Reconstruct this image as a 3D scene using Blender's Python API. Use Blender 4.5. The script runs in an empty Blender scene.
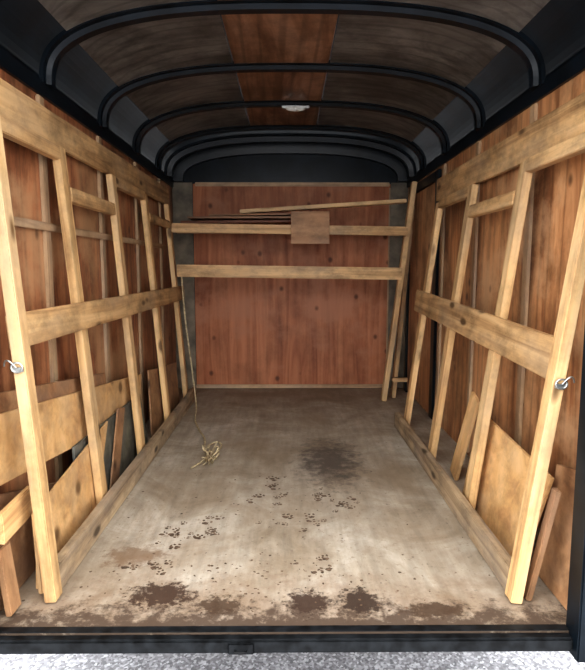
import bpy, bmesh, math, random
from mathutils import Vector, Matrix
random.seed(7)
H = 0.97            # camera height above trailer floor; z below given relative to eye level
def V(x,y,z): return Vector((x,y,z+H))
C = bpy.context.scene.collection
bpy.context.scene.view_settings.view_transform='Standard'
try: bpy.context.scene.view_settings.look='Medium High Contrast'
except Exception as e: print('look failed',e)

# ------------------------------------------------------------------ materials
def newmat(name):
    m = bpy.data.materials.new(name); m.use_nodes = True
    nt = m.node_tree; b = nt.nodes['Principled BSDF']
    return m, nt, b
def N(nt, t, **kw):
    n = nt.nodes.new(t)
    for k,v in kw.items():
        if k in n.inputs: n.inputs[k].default_value = v
        else: setattr(n,k,v)
    return n
def ramp(nt, fac, stops):
    r = nt.nodes.new('ShaderNodeValToRGB')
    els = r.color_ramp.elements
    while len(els) < len(stops): els.new(0.5)
    for e,(p,c) in zip(els, stops):
        e.position = p; e.color = (c[0],c[1],c[2],1) if not isinstance(c,(int,float)) else (c,c,c,1)
    nt.links.new(fac, r.inputs[0]); return r
def mix(nt, fac, a, b, mode='MIX'):
    m = nt.nodes.new('ShaderNodeMix'); m.data_type='RGBA'; m.blend_type=mode
    for s,v in ((m.inputs[0],fac),(m.inputs[6],a),(m.inputs[7],b)):
        if hasattr(v,'is_linked'): nt.links.new(v,s)
        elif isinstance(v,(int,float)): s.default_value = v
        else: s.default_value = (*v,1)
    return m.outputs[2]
def coords(nt, scale, kind='Object', rnd=True):
    tc = nt.nodes.new('ShaderNodeTexCoord'); mp = nt.nodes.new('ShaderNodeMapping')
    mp.inputs['Scale'].default_value = scale
    nt.links.new(tc.outputs[kind], mp.inputs[0])
    if rnd:
        oi = nt.nodes.new('ShaderNodeObjectInfo')
        ml = nt.nodes.new('ShaderNodeMath'); ml.operation='MULTIPLY'; ml.inputs[1].default_value=37
        nt.links.new(oi.outputs['Random'], ml.inputs[0]); nt.links.new(ml.outputs[0], mp.inputs['Location'])
    return mp.outputs[0]
def wood(name, light, mid, dark, rough=.6, grain=(1.2,28,28), knots=True, bump=.15, knotscale=(3.5,9,9), var=.35, dirt=.5):
    m,nt,b = newmat(name); L=nt.links.new
    n = N(nt,'ShaderNodeTexNoise',Scale=1.0,Detail=8.0,Roughness=.6,Distortion=.6); L(coords(nt,grain),n.inputs['Vector'])
    r = ramp(nt,n.outputs[0],[(.33,dark),(.47,mid),(.62,light)])
    col = r.outputs[0]
    n2 = N(nt,'ShaderNodeTexNoise',Scale=5.0,Detail=7.0,Roughness=.7); L(coords(nt,(1,1.6,1.6)),n2.inputs['Vector'])
    r2 = ramp(nt,n2.outputs[0],[(.35,1-dirt),(.56,1.0)])
    col = mix(nt,1.0,col,r2.outputs[0],'MULTIPLY')
    n5 = N(nt,'ShaderNodeTexNoise',Scale=2.3,Detail=5.0,Roughness=.6); L(coords(nt,(1,3,3)),n5.inputs['Vector'])
    r6 = ramp(nt,n5.outputs[0],[(.47,0.0),(.68,.5)])
    col = mix(nt,r6.outputs[0],col,(mid[0]*.72,mid[1]*.85,mid[2]*1.2))
    if knots:
        v = N(nt,'ShaderNodeTexVoronoi',Scale=1.0); L(coords(nt,knotscale),v.inputs['Vector'])
        r3 = ramp(nt,v.outputs['Distance'],[(.09,1.0),(.18,0.0)])
        col = mix(nt,r3.outputs[0],col,tuple(c*.35 for c in dark))
    oi = nt.nodes.new('ShaderNodeObjectInfo')
    r4 = ramp(nt,oi.outputs['Random'],[(0,1-var),(1,1.0)])
    col = mix(nt,1.0,col,r4.outputs[0],'MULTIPLY')
    L(col,b.inputs['Base Color']); b.inputs['Roughness'].default_value = rough
    bp = N(nt,'ShaderNodeBump',Strength=bump,Distance=.01); L(n.outputs[0],bp.inputs['Height']); L(bp.outputs[0],b.inputs['Normal'])
    return m
M_stud = wood('pine_stud',(.80,.54,.275),(.70,.44,.20),(.48,.265,.11),rough=.55,dirt=.4,var=.18)
M_rail = wood('pine_rail',(.75,.49,.245),(.62,.38,.175),(.38,.21,.09),rough=.6,dirt=.5,var=.15)
M_batten = wood('batten',(.60,.42,.25),(.50,.33,.19),(.36,.22,.12),knots=False,dirt=.35,var=.15)
M_dirtyrail = wood('dirty_rail',(.54,.41,.26),(.42,.30,.18),(.24,.16,.09),rough=.7,dirt=.5,var=.1)
M_plytan = wood('plywood_tan',(.76,.48,.23),(.66,.39,.165),(.48,.26,.11),grain=(1.2,9,9),knotscale=(2,5,5),dirt=.35,var=.12)
M_plybrown = wood('plywood_brown',(.48,.27,.135),(.38,.20,.095),(.24,.115,.055),grain=(1.2,9,9),knotscale=(2,5,5),dirt=.4,var=.2)
M_plygrey = wood('plywood_grey',(.19,.18,.13),(.14,.13,.10),(.08,.07,.055),grain=(1,6,6),knots=False,dirt=.5,var=.1)
M_plyred = wood('plywood_red',(.34,.14,.065),(.25,.09,.042),(.15,.05,.025),grain=(1.2,9,9),knotscale=(4,7,7),dirt=.3,var=.2)

def panelmat(name, light, mid, dark, rough=.35, dots=True, gs=(5,5,.6), patch=None, wsc=(1.6,1.6,.05), grime=.35, spec=.5, wd=.72):
    m,nt,b = newmat(name); L=nt.links.new
    n = N(nt,'ShaderNodeTexNoise',Scale=1.6,Detail=9.0,Roughness=.65,Distortion=1.2); L(coords(nt,gs,rnd=False),n.inputs['Vector'])
    r = ramp(nt,n.outputs[0],[(.37,dark),(.49,mid),(.61,light)])
    w = N(nt,'ShaderNodeTexWave',Scale=5.0,Distortion=6.0,Detail=3.0); L(coords(nt,wsc,rnd=False),w.inputs['Vector'])
    w.bands_direction='DIAGONAL'; w.inputs['Detail Scale'].default_value=1.2
    r5 = ramp(nt,w.outputs[0],[(0,wd),(.3,1.0)])
    col = mix(nt,1.0,r.outputs[0],r5.outputs[0],'MULTIPLY')
    n2 = N(nt,'ShaderNodeTexNoise',Scale=3.5,Detail=7.0,Roughness=.7); L(coords(nt,(1,1,.7),rnd=False),n2.inputs['Vector'])
    r2 = ramp(nt,n2.outputs[0],[(.38,1-grime),(.56,1.0)])
    col = mix(nt,1.0,col,r2.outputs[0],'MULTIPLY')
    if patch:
        n6 = N(nt,'ShaderNodeTexNoise',Scale=2.0,Detail=6.0,Roughness=.65); L(coords(nt,(1,1,1.2),rnd=False),n6.inputs['Vector'])
        r7 = ramp(nt,n6.outputs[0],[(.5,0.0),(.62,.7)])
        col = mix(nt,r7.outputs[0],col,patch)
    if dots:
        v = N(nt,'ShaderNodeTexVoronoi',Scale=6.0); L(coords(nt,(1,1,.8),rnd=False),v.inputs['Vector'])
        r3 = ramp(nt,v.outputs['Distance'],[(.06,.85),(.14,0.0)])
        col = mix(nt,r3.outputs[0],col,tuple(c*.3 for c in dark))
    L(col,b.inputs['Base Color']); b.inputs['Roughness'].default_value=rough; b.inputs['Specular IOR Level'].default_value=spec
    bp = N(nt,'ShaderNodeBump',Strength=.1,Distance=.01); L(n.outputs[0],bp.inputs['Height']); L(bp.outputs[0],b.inputs['Normal'])
    return m
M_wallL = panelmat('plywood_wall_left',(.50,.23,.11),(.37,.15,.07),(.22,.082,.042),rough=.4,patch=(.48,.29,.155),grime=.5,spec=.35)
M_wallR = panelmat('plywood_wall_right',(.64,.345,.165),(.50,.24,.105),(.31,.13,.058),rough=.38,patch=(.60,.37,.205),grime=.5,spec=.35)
M_back = panelmat('plywood_back',(.50,.205,.10),(.41,.155,.073),(.30,.105,.05),rough=.5,gs=(6,6,.5),patch=(.43,.195,.11),grime=.3,spec=.25,wd=.88)
M_ceilc = panelmat('plywood_ceiling_center',(.66,.37,.23),(.53,.275,.155),(.38,.18,.10),rough=.4,dots=False,wsc=(1.6,.05,1.6),gs=(5,.8,5),grime=.4)
M_ceil = panelmat('ceiling_board',(.43,.395,.35),(.31,.28,.245),(.19,.172,.15),rough=.33,dots=False,gs=(1,2.5,2.5),wsc=(.05,1.6,1.6),grime=.5)

def plain(name,col,rough=.5,metal=0.,noise=.0,ns=20,spec=.5):
    m,nt,b = newmat(name)
    if noise:
        n=N(nt,'ShaderNodeTexNoise',Scale=ns,Detail=6.0); nt.links.new(coords(nt,(1,1,1),rnd=False),n.inputs['Vector'])
        r=ramp(nt,n.outputs[0],[(.35,tuple(c*(1-noise) for c in col)),(.65,tuple(min(1,c*(1+noise)) for c in col))])
        nt.links.new(r.outputs[0],b.inputs['Base Color'])
    else: b.inputs['Base Color'].default_value=(*col,1)
    b.inputs['Roughness'].default_value=rough; b.inputs['Metallic'].default_value=metal
    b.inputs['Specular IOR Level'].default_value=spec
    return m
M_black = plain('black_painted_steel',(.0055,.009,.013),.33,0,.4,8,.25)
M_sill = plain('black_sill_steel',(.007,.008,.009),.5,0,.7,30,.25)
M_grey = plain('grey_panel',(.17,.14,.10),.6,0,.4,9)
M_metal = plain('galvanised',(.5,.5,.48),.35,.9,.2,40)
M_lens = plain('light_lens',(.55,.55,.51),.35)
M_rope = plain('rope_fibre',(.46,.37,.23),.9,0,.3,60)
M_mud = plain('dried_mud',(.13,.085,.055),.8,0,.5,60)

def floormat():
    m,nt,b = newmat('worn_plywood_floor'); L=nt.links.new
    n=N(nt,'ShaderNodeTexNoise',Scale=1.0,Detail=10.0,Roughness=.68,Distortion=.7); L(coords(nt,(3,3,3),rnd=False),n.inputs['Vector'])
    r=ramp(nt,n.outputs[0],[(.32,(.29,.23,.16)),(.48,(.43,.365,.28)),(.66,(.58,.525,.435))])
    n2=N(nt,'ShaderNodeTexNoise',Scale=1.0,Detail=7.0,Roughness=.7); L(coords(nt,(26,3,1),rnd=False),n2.inputs['Vector'])
    r2=ramp(nt,n2.outputs[0],[(.35,.74),(.6,1.0)])
    col=mix(nt,1.0,r.outputs[0],r2.outputs[0],'MULTIPLY')
    n3=N(nt,'ShaderNodeTexNoise',Scale=45.0,Detail=5.0,Roughness=.75); L(coords(nt,(1,1,1),rnd=False),n3.inputs['Vector'])
    r3=ramp(nt,n3.outputs[0],[(.57,0.0),(.67,.6)])
    col=mix(nt,r3.outputs[0],col,(.15,.10,.065))
    n4=N(nt,'ShaderNodeTexNoise',Scale=2.2,Detail=8.0,Roughness=.7); L(coords(nt,(1,1,1),rnd=False),n4.inputs['Vector'])
    r4=ramp(nt,n4.outputs[0],[(.44,0.0),(.64,.6)])
    col=mix(nt,r4.outputs[0],col,(.27,.20,.13))
    def blob(cx,cy,rx,ry,soft,strength,colr,col,nsc=7.0,na=.55):
        tc=nt.nodes.new('ShaderNodeTexCoord'); mp=nt.nodes.new('ShaderNodeMapping'); mp.vector_type='POINT'
        mp.inputs['Scale'].default_value=(1/rx,1/ry,0); mp.inputs['Location'].default_value=(-cx/rx,-cy/ry,0)
        L(tc.outputs['Object'],mp.inputs[0])
        ln=nt.nodes.new('ShaderNodeVectorMath'); ln.operation='LENGTH'; L(mp.outputs[0],ln.inputs[0])
        nn=N(nt,'ShaderNodeTexNoise',Scale=nsc,Detail=8.0,Roughness=.75); L(tc.outputs['Object'],nn.inputs['Vector'])
        mm=nt.nodes.new('ShaderNodeMath'); mm.operation='MULTIPLY_ADD'; mm.inputs[1].default_value=na*3; mm.inputs[2].default_value=-na*1.5
        L(nn.outputs[0],mm.inputs[0])
        ad=nt.nodes.new('ShaderNodeMath'); ad.operation='ADD'; L(ln.outputs['Value'],ad.inputs[0]); L(mm.outputs[0],ad.inputs[1])
        rr=ramp(nt,ad.outputs[0],[(max(0,.85-soft),strength),(1.0,0.0)])
        return mix(nt,rr.outputs[0],col,colr)
    col=blob(.10,2.6,.6,.75,.7,.45,(.21,.16,.11),col,5.0,.6)
    col=blob(.21,2.74,.19,.40,.5,.85,(.075,.06,.05),col,16.0,1.0)
    col=blob(.0,4.3,1.3,.7,.6,.45,(.17,.12,.08),col,6.0,.4)
    col=blob(0,1.50,1.8,.20,.6,.5,(.20,.125,.075),col,10.0,1.1)
    col=blob(0,1.37,1.8,.17,.3,.93,(.07,.045,.03),col,18.0,1.0)
    col=blob(-.38,1.57,.11,.07,.2,.95,(.05,.027,.017),col,32.0,1.1)
    col=blob(.06,1.53,.07,.07,.2,.95,(.045,.025,.016),col,32.0,1.0)
    col=blob(.21,1.535,.07,.07,.2,.95,(.04,.024,.016),col,34.0,1.0)
    col=blob(-.52,1.80,.12,.08,.3,.6,(.16,.085,.04),col,24.0,1.)
    col=blob(-.2,1.52,.07,.05,.2,.9,(.06,.035,.02),col,34.0,1.1)
    col=blob(.42,1.49,.10,.04,.2,.9,(.06,.035,.02),col,34.0,1.2)
    L(col,b.inputs['Base Color']); b.inputs['Roughness'].default_value=.6
    bp=N(nt,'ShaderNodeBump',Strength=.2,Distance=.01); L(n2.outputs[0],bp.inputs['Height']); L(bp.outputs[0],b.inputs['Normal'])
    return m
M_floor=floormat()
def groundmat():
    m,nt,b=newmat('wet_gravel'); L=nt.links.new
    n=N(nt,'ShaderNodeTexVoronoi',Scale=110.0); L(coords(nt,(1,1,1),rnd=False),n.inputs['Vector'])
    r=ramp(nt,n.outputs['Color'],[(.2,(.12,.12,.13)),(.6,(.26,.26,.28)),(.9,(.5,.51,.54))])
    L(r.outputs[0],b.inputs['Base Color']); b.inputs['Roughness'].default_value=.5
    return m
M_ground=groundmat()

# ------------------------------------------------------------------ mesh helpers
def addobj(name, me, mat=None, parent=None):
    o=bpy.data.objects.new(name,me); C.objects.link(o)
    if mat: me.materials.append(mat)
    if parent: o.parent=parent
    return o
def empty(name, loc=(0,0,0)):
    e=bpy.data.objects.new(name,None); C.objects.link(e); e.empty_display_size=.1
    return e
def beam(name,p0,p1,w,t,wdir=(0,0,1),mat=M_stud,parent=None,bev=.003):
    """box with length p0->p1, width w along wdir, thickness t; local x is the grain direction"""
    p0=Vector(p0);p1=Vector(p1); ax=(p1-p0); L=ax.length; ax.normalize()
    wd=Vector(wdir); wd=(wd-ax*wd.dot(ax)).normalized(); td=ax.cross(wd)
    bm=bmesh.new(); bmesh.ops.create_cube(bm,size=1.0)
    for v in bm.verts: v.co=Vector((v.co.x*L,v.co.y*w,v.co.z*t))
    if bev: bmesh.ops.bevel(bm,geom=bm.edges[:],offset=min(bev,t*.3),segments=2,affect='EDGES')
    me=bpy.data.meshes.new(name); bm.to_mesh(me); bm.free()
    o=addobj(name,me,mat,parent)
    mw=Matrix((ax,wd,td)).transposed().to_4x4(); mw.translation=(p0+p1)/2
    o.matrix_world=mw
    return o
def box(name,x0,x1,y0,y1,z0,z1,mat,parent=None,bev=0):
    bm=bmesh.new(); bmesh.ops.create_cube(bm,size=1.0)
    c=V((x0+x1)/2,(y0+y1)/2,(z0+z1)/2)
    for v in bm.verts: v.co=Vector((v.co.x*(x1-x0),v.co.y*(y1-y0),v.co.z*(z1-z0)))+c
    if bev: bmesh.ops.bevel(bm,geom=bm.edges[:],offset=bev,segments=2,affect='EDGES')
    me=bpy.data.meshes.new(name); bm.to_mesh(me); bm.free()
    return addobj(name,me,mat,parent)
def slab(name,pts,off,mat,parent=None):
    """polygon plate: pts list of world Vectors, extruded by vector off"""
    bm=bmesh.new(); c=sum(pts,Vector())/len(pts)
    a=[bm.verts.new(p-c) for p in pts]; d=[bm.verts.new(p-c+Vector(off)) for p in pts]
    bm.faces.new(a); bm.faces.new(d[::-1])
    n=len(pts)
    for i in range(n): bm.faces.new((a[i],d[i],d[(i+1)%n],a[(i+1)%n]))
    bmesh.ops.recalc_face_normals(bm,faces=bm.faces[:])
    bmesh.ops.bevel(bm,geom=bm.edges[:],offset=.0015,segments=1,affect='EDGES')
    me=bpy.data.meshes.new(name); bm.to_mesh(me); bm.free()
    o=addobj(name,me,mat,parent); o.location=c; return o
def tube(name,pts,r,mat,parent=None,cyc=False):
    cu=bpy.data.curves.new(name,'CURVE'); cu.dimensions='3D'; cu.bevel_depth=r; cu.bevel_resolution=2
    sp=cu.splines.new('NURBS'); sp.points.add(len(pts)-1)
    for q,p in zip(sp.points,pts): q.co=(*p,1)
    sp.use_endpoint_u=not cyc; sp.use_cyclic_u=cyc; sp.order_u=3
    tmp=bpy.data.objects.new('tmp',cu); C.objects.link(tmp)
    bpy.context.view_layer.update()
    me=bpy.data.meshes.new_from_object(tmp.evaluated_get(bpy.context.evaluated_depsgraph_get()))
    bpy.data.objects.remove(tmp)
    me.materials.clear()
    for p in me.polygons: p.use_smooth=True
    return addobj(name,me,mat,parent)

XL,XR=-.90,.94; YF,YB=1.40,4.475; ZW=.666
XC=(XL+XR)/2; HW=(XR-XL)/2

# ------------------------------------------------------------------ shell
box('floor',XL,XR,YF,YB,-.97-.03,-.97,M_floor)
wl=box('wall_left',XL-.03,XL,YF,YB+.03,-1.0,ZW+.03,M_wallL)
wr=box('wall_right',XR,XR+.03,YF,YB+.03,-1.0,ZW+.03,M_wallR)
wb=box('wall_back',XL,XR,YB,YB+.03,-1.0,1.05,M_black)
box('plywood_panel',-.74,.80,YB-.012,YB,-.955,.65,M_back,wb,.002)
box('side_panel_a',XL,-.745,YB-.008,YB,-.97,.66,M_grey,wb)
box('side_panel_b',.805,XR,YB-.008,YB,-.97,.66,M_grey,wb)
beam('top_batten',V(-.72,YB-.018,.645),V(.79,YB-.018,.645),.03,.012,mat=M_batten,parent=wb)
beam('bottom_batten',V(-.74,YB-.02,-.95),V(.80,YB-.02,-.95),.03,.015,mat=M_batten,parent=wb)
beam('side_batten',V(.795,YB-.018,-.93),V(.795,YB-.018,.62),.012,.008,(1,0,0),mat=M_batten,parent=wb)

# ceiling: arched black steel skin with boards between the ribs
def prof(u,drop=0.):
    a=min(1.,abs(u)); return ZW+(.30)*max(0,(1-a**2.6))**.37
def arc_us(n=56):
    return [math.sin(math.pi/2*(-1+2*i/n)) for i in range(n+1)]
def ceilsheet(name,us,y0,y1,off,mat,parent=None,th=.006):
    bm=bmesh.new(); rows=[]
    for y in [y0,y1]:
        rows.append([bm.verts.new(V(XC+HW*u,y,prof(u)-off)) for u in us])
    for a,b in zip(rows,rows[1:]):
        for i in range(len(us)-1): bm.faces.new((a[i],a[i+1],b[i+1],b[i]))
    bmesh.ops.solidify(bm,geom=bm.faces[:],thickness=-th)
    bmesh.ops.recalc_face_normals(bm,faces=bm.faces[:])
    me=bpy.data.meshes.new(name); bm.to_mesh(me); bm.free()
    return addobj(name,me,mat,parent)
ceil=ceilsheet('ceiling',arc_us(),YF,YB+.02,0,M_black,th=.01)
def u_of(x): return (x-XC)/HW
def us_between(a,b,n=16): return [a+(b-a)*i/n for i in range(n+1)]
ribs=[1.56,2.17,2.79,3.38,3.93]
for i in range(len(ribs)-1):
    a,b=ribs[i]+.02,ribs[i+1]-.02
    ceilsheet('board_left_%d'%i,us_between(-.88,u_of(-.255)),a,b,.014,M_ceil,ceil)
    ceilsheet('board_center_%d'%i,us_between(u_of(-.25),u_of(.19)),a,b,.017,M_ceilc,ceil)
    ceilsheet('board_right_%d'%i,us_between(u_of(.195),.88),a,b,.014,M_ceil,ceil)
def rib(name,y,depth=.022,wid=.05,parent=None):
    bm=bmesh.new(); us=arc_us(64)
    pts=[Vector((XC+HW*u,0,prof(u))) for u in us]
    sec=[(-wid,.004),(-wid,.019),(-wid*.6,.021),(-wid*.38,depth+.014),(wid*.38,depth+.014),(wid*.6,.021),(wid,.019),(wid,.004)]
    rings=[]
    for i,p in enumerate(pts):
        q0=pts[max(0,i-1)];q1=pts[min(len(pts)-1,i+1)]; t=(q1-q0).normalized(); n=Vector((t.z,0,-t.x))
        rings.append([bm.verts.new(V(p.x+n.x*d,y+dy,p.z+n.z*d)) for dy,d in sec])
    for a,b in zip(rings,rings[1:]):
        k=len(sec)
        for j in range(k): bm.faces.new((a[j],a[(j+1)%k],b[(j+1)%k],b[j]))
    bm.faces.new(rings[0]); bm.faces.new(rings[-1][::-1])
    bmesh.ops.recalc_face_normals(bm,faces=bm.faces[:])
    me=bpy.data.meshes.new(name); bm.to_mesh(me); bm.free()
    return addobj(name,me,M_black,parent)
for i,y in enumerate(ribs): rib('rib_%d'%i,y,parent=ceil)
rib('nose_rib',4.22,.04,.05,ceil); rib('nose_rib_b',4.43,.08,.04,ceil)
box('trim_1',XL,XL+.012,YF,YB,ZW-.045,ZW+.01,M_black)
box('trim_2',XR-.012,XR,YF,YB,ZW-.045,ZW+.01,M_black)
box('trim_3',XL-.03,-.795,YF-.05,YF+.02,-1.03,ZW+.05,M_black,bev=.004)
box('trim_4',.757,XR+.03,YF-.05,YF+.02,-1.03,ZW+.05,M_black,bev=.004)
box('trim_5',XL-.03,XR+.03,YF-.05,YF,.93,1.05,M_black,bev=.004)
sill=empty('door_sill')
box('sill_bar',-.795,.757,YF-.03,YF,-1.014,-.974,M_sill,sill,.006)
box('sill_lip',-.795,.757,YF-.004,YF+.02,-.9695,-.966,M_sill,sill,.001)
box('latch_plate',-.16,-.09,YF-.036,YF-.030,-1.012,-.98,M_sill,sill,.003)
tube('latch_loop',[V(-.14,YF-.036,-1.0),V(-.14,YF-.05,-.995),V(-.11,YF-.05,-.995),V(-.11,YF-.036,-1.0)],.003,M_sill,sill)
g=box('ground',-12,12,-10,14,-1.50,-1.42,M_ground)

# wall battens
wfl=empty('wall_framing')
for i,y in enumerate((1.55,2.11,2.74,3.38,4.0)):
    beam('batten_%d'%i,V(XL+.007,y,-.95),V(XL+.007,y,.615),.045,.014,(0,1,0),M_batten,wfl)
beam('cross_batten',V(XL+.018,1.45,.15),V(XL+.018,4.1,.15),.03,.008,(0,0,1),M_batten,wfl)
wfr=empty('wall_framing')
for i,y in enumerate((1.6,2.2,2.82,3.42)):
    beam('batten_%d'%i,V(XR-.007,y,-.95),V(XR-.007,y,.615),.045,.014,(0,1,0),M_batten,wfr)

# side door on right wall
d=empty('door_1')
box('jamb_a',XR-.02,XR-.001,3.50,3.58,-.968,.60,M_black,d,.003)
box('jamb_b',XR-.02,XR-.001,4.30,4.36,-.968,.60,M_black,d,.003)
box('head',XR-.02,XR-.001,3.58,4.30,.54,.60,M_black,d,.003)
box('leaf',XR-.012,XR-.001,3.59,4.29,-.95,.53,M_wallR,d,.002)

# ------------------------------------------------------------------ leaning racks
def rack(side, ys, xb, slope, rail_in, yend, midz, midz2, midh, tops, blocks, topb, front):
    r=empty('lumber_rack'); s=side
    def xs(z): return s*(xb+slope*(z+.97))
    fx,fs=front
    for i,y in enumerate(ys):
        dy=(random.random()-.5)*.03
        if i==0:
            beam('stud_0',V(s*fx,y,-.965),V(s*(fx+fs*(tops[0]+.97)),y-.01,tops[0]),.05,.034,(0,1,0),M_stud,r)
        else:
            beam('stud_%d'%i,V(xs(-.965),y,-.965),V(xs(tops[i]),y+dy,tops[i]),.062,.03,(0,1,0),M_stud,r)
    y0=ys[0]
    beam('bottom_rail',V(s*(rail_in+.0165),y0+.028,-.925),V(s*(rail_in+.0165),yend,-.925),.088,.033,(0,0,1),M_dirtyrail,r)
    o=s*(.015+.011)
    beam('mid_rail',V(xs(midz)-o,y0+.0,midz),V(xs(midz2)-o,yend,midz2),midh,.021,(s*slope,0,1),M_rail,r)
    for j,(a,b,z,hh) in enumerate(blocks):
        beam('block_%d'%j,V(xs(z),a,z),V(xs(z),b,z),hh,.03,(s*slope,0,1),M_rail,r)
    zb0,zb1,xt,yt=topb
    beam('top_rail',V(s*xt,1.44,(zb0+zb1)/2),V(s*xt,yt,(zb0+zb1)/2),zb1-zb0,.024,(0,0,1),M_rail,r)
    return r,xs
ysL=[1.55,2.14,2.74,3.36,3.98]
RL,xsL=rack(-1,ysL,.735,.077,.685,4.12,-.178,-.178,.10,[.44,.44,.44,.43,.44],
   [(1.45,2.11,.415,.05),(2.17,2.71,.275,.055),(2.77,3.33,.415,.05),(3.39,3.95,.30,.05)],(.447,.563,.866,4.12),(.690,.070))
ysR=[1.535,2.10,2.68,3.27]
RR,xsR=rack(1,ysR,.705,.122,.655,3.36,-.262,-.19,.125,[.385,.385,.385,.37],
   [(1.44,2.07,.365,.05),(2.13,2.65,.26,.055),(2.71,3.24,.36,.05)],(.40,.53,.908,3.45),(.66,.13))

# front leaning studs + cross bars carrying loose boards
beam('leaning_stud',V(.70,4.02,-.965),V(.885,4.02,.60),.06,.035,(0,1,0),M_stud)
beam('leaning_stud',V(.79,4.12,-.965),V(.90,4.12,.45),.05,.03,(0,1,0),M_rail)
beam('wooden_crossbar',V(-.77,3.925,-.018),V(.80,3.967,-.04),.085,.035,(0,0,1),M_rail)
beam('wooden_crossbar',V(-.80,3.925,.275),V(.835,3.967,.255),.062,.035,(0,0,1),M_rail)
beam('wooden_crossbar',V(-.84,4.30,.29),V(.88,4.30,.28),.06,.03,(0,0,1),M_rail)
beam('wooden_block',V(.75,3.97,-.80),V(.86,3.97,-.80),.03,.03,(0,0,1),M_rail)

beam('wooden_plank',V(-.34,4.055,.395),V(.84,4.09,.475),.09,.026,(0,1,0),M_stud)
beam('wooden_plank',V(-.76,4.14,.325),V(.30,4.12,.333),.20,.016,(0,1,0),M_plyred)
beam('wooden_plank',V(-.70,4.08,.350),V(.25,4.08,.352),.24,.012,(0,1,.0),M_plybrown)
beam('wooden_plank',V(-.55,4.05,.368),V(.02,4.02,.372),.14,.010,(0,1,.0),M_plybrown)
slab('plywood_offcut',[V(.02,3.895,.165),V(.285,3.895,.165),V(.285,3.895,.385),V(.02,3.895,.385)],(0,.010,0),M_plybrown)

def lean(name,side,pts,x0,xslope,mat,th=.010,parent=None):
    P=[V(side*(x0+xslope*(z+.97)),y,z) for y,z in pts]
    return slab(name,P,(side*th,0,0),mat,parent)
# loose boards stacked between left rack and wall
ls=empty('plywood_scrap_stack')
lean('tan_sheet',-1,[(1.60,-.967),(2.12,-.967),(2.36,-.655),(1.66,-.735)],.757,.06,M_plytan,.009,ls)
lean('tan_strip',-1,[(2.30,-.967),(2.42,-.967),(2.62,-.66),(2.52,-.64)],.760,.06,M_plybrown,.008,ls)
lean('grey_sheet',-1,[(2.0,-.967),(3.02,-.967),(2.95,-.67),(2.02,-.66)],.775,.06,M_plygrey,.010,ls)
lean('tan_board',-1,[(1.45,-.60),(3.0,-.78),(3.05,-.58),(1.45,-.40)],.792,.045,M_plytan,.010,ls)
lean('pale_board',-1,[(1.45,-.44),(2.5,-.52),(2.5,-.47),(1.45,-.34)],.806,.040,M_plybrown,.010,ls)
lean('brown_sheet',-1,[(1.46,-.967),(1.95,-.967),(2.0,-.78),(1.46,-.62)],.815,.04,M_plybrown,.010,ls)
beam('short_stud',V(-.775,1.44,-.70),V(-.775,1.62,-.69),.088,.018,(0,0,1),M_stud,ls)
beam('upright_strip',V(-.736,1.585,-.965),V(-.752,1.60,-.72),.035,.014,(0,1,0),M_plytan,ls)
beam('upright_board',V(-.778,1.49,-.965),V(-.800,1.49,-.77),.06,.018,(0,1,0),M_plybrown,ls)
lean('far_sheet',-1,[(3.1,-.967),(3.9,-.967),(3.9,-.66),(3.15,-.58)],.770,.06,M_plybrown,.010,ls)
# right side
rs=empty('plywood_scrap_stack')
lean('tan_sheet',1,[(1.70,-.967),(2.30,-.967),(2.27,-.59),(1.62,-.63)],.745,.14,M_plytan,.012,rs)
beam('tilted_board',V(.775,2.52,-.965),V(.825,2.40,-.56),.10,.015,(0,1,0),M_plytan,rs)
lean('brown_sheet',1,[(1.46,-.967),(1.66,-.967),(1.66,-.60),(1.46,-.56)],.79,.10,M_plybrown,.012,rs)
beam('thin_strip',V(.703,1.54,-.965),V(.757,1.51,-.62),.03,.018,(0,1,0),M_plybrown,rs)

def ring(x,y,z,s):
    e=empty('tie_down_ring')
    pts=[V(x+.016*math.cos(a)*1.0,y,z+.014*math.sin(a)) for a in [i*math.pi/5 for i in range(10)]]
    tube('loop',pts,.003,M_metal,e,True)
    beam('bracket',V(x-.016*s,y+.004,z-.006),V(x+.016*s,y+.004,z-.006),.012,.006,(0,0,1),M_metal,e,.001)
    tube('wire_tail',[V(x,y-.004,z),V(x+.012*s,y-.01,z+.02),V(x+.03*s,y-.006,z+.022),V(x+.034*s,y,z+.004)],.0025,M_metal,e)
ring(-.740,1.512,-.27,-1)
ring(.747,1.497,-.315,1)

# rope hanging off the rack end and lying on the floor, frayed end
rp=empty('rope')
tube('strand',[V(-.735,3.90,-.06),V(-.725,3.90,-.3),V(-.69,3.90,-.6),V(-.66,3.89,-.85),V(-.645,3.86,-.962),V(-.62,3.7,-.962),V(-.60,3.5,-.962),V(-.53,3.25,-.962),V(-.47,3.1,-.962),V(-.45,2.9,-.962),V(-.40,2.75,-.962)],.006,M_rope,rp)
tube('strand_b',[V(-.44,2.95,-.962),V(-.41,3.05,-.962),V(-.36,3.0,-.962),V(-.37,2.85,-.962),V(-.43,2.72,-.962),V(-.47,2.62,-.962)],.005,M_rope,rp)
for i in range(22):
    a=random.uniform(0,6.28); c0=V(-.40,2.76,-.955)
    pts=[c0]
    for k in range(4):
        a+=random.uniform(-1.2,1.2)
        pts.append(pts[-1]+Vector((math.cos(a)*.013,math.sin(a)*.035,random.uniform(-.006,.016))))
    for p in pts: p.z=max(p.z,H-.965)
    tube('fray_%d'%i,pts,.004,M_rope,rp)

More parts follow.
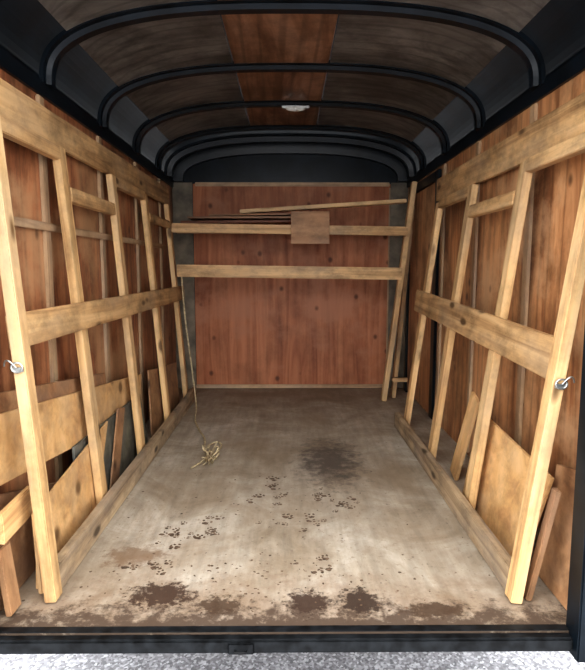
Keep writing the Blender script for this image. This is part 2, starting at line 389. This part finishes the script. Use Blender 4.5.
# small dome light: base plate with rounded lens
cl=empty('ceiling_light')
box('base',-.035,.125,3.35,3.385,.915,.928,M_metal,cl,.004)
bm=bmesh.new(); bmesh.ops.create_uvsphere(bm,u_segments=24,v_segments=12,radius=1)
for v in bm.verts: v.co=Vector((v.co.x*.058,v.co.y*.015,v.co.z*.016))+V(.045,3.367,.914)
for f in bm.faces: f.smooth=True
me=bpy.data.meshes.new('lens'); bm.to_mesh(me); bm.free(); addobj('lens',me,M_lens,cl)

# paw prints
bm=bmesh.new()
def ell(x,y,rx,ry,rot):
    vs=[]
    for i in range(12):
        t=i*math.tau/12; k=random.uniform(.7,1.2); a=rx*math.cos(t)*k;b_=ry*math.sin(t)*k
        vs.append(bm.verts.new(V(x+a*math.cos(rot)-b_*math.sin(rot),y+a*math.sin(rot)+b_*math.cos(rot),-.9692)))
    bm.faces.new(vs)
def paw(x,y,s,rot):
    ell(x,y,.014*s,.011*s,rot)
    for k,(dx,dy) in enumerate(((-.022,.012),(-.009,.025),(.009,.025),(.022,.012))):
        if random.random()<.2: continue
        ell(x+(dx*math.cos(rot)-dy*math.sin(rot))*s,y+(dx*math.sin(rot)+dy*math.cos(rot))*s,.0055*s,.008*s,rot)
for (cx,cy,n,sx,sy) in [(-.40,1.92,14,.07,.09),(-.28,2.0,8,.05,.06),(-.07,2.45,7,.04,.05),(-.07,2.25,8,.05,.06),(-.03,2.05,6,.05,.06),(.15,2.3,6,.05,.06),(.22,2.2,8,.05,.05),(.1,2.05,4,.07,.06),(-.1,1.75,5,.25,.06),(-.45,1.72,7,.1,.05)]:
    for i in range(n):
        paw(random.gauss(cx,sx*.7),random.gauss(cy,sy*.8),random.uniform(.45,1.0),random.uniform(-.9,.9))
for i in range(260):
    ell(random.gauss(-.1,.38),random.uniform(1.46,1.75) if i<160 else random.uniform(1.7,2.6),random.uniform(.0015,.006),random.uniform(.0015,.006),random.uniform(0,3))
me=bpy.data.meshes.new('muddy_paw_prints'); bm.to_mesh(me); bm.free(); addobj('muddy_paw_prints',me,M_mud)

# ------------------------------------------------------------------ light: overcast sky
w=bpy.data.worlds.new('World'); bpy.context.scene.world=w; w.use_nodes=True
bg=w.node_tree.nodes['Background']; bg.inputs[0].default_value=(.97,.98,1.0,1); bg.inputs[1].default_value=5.0

cam=bpy.data.cameras.new('camera'); co=bpy.data.objects.new('camera',cam); C.objects.link(co)
co.location=V(0,0,0); co.rotation_euler=(math.radians(90-6.82),0,math.radians(-.46))
cam.sensor_fit='HORIZONTAL'; cam.sensor_width=36; cam.lens=36*560/585
bpy.context.scene.camera=co
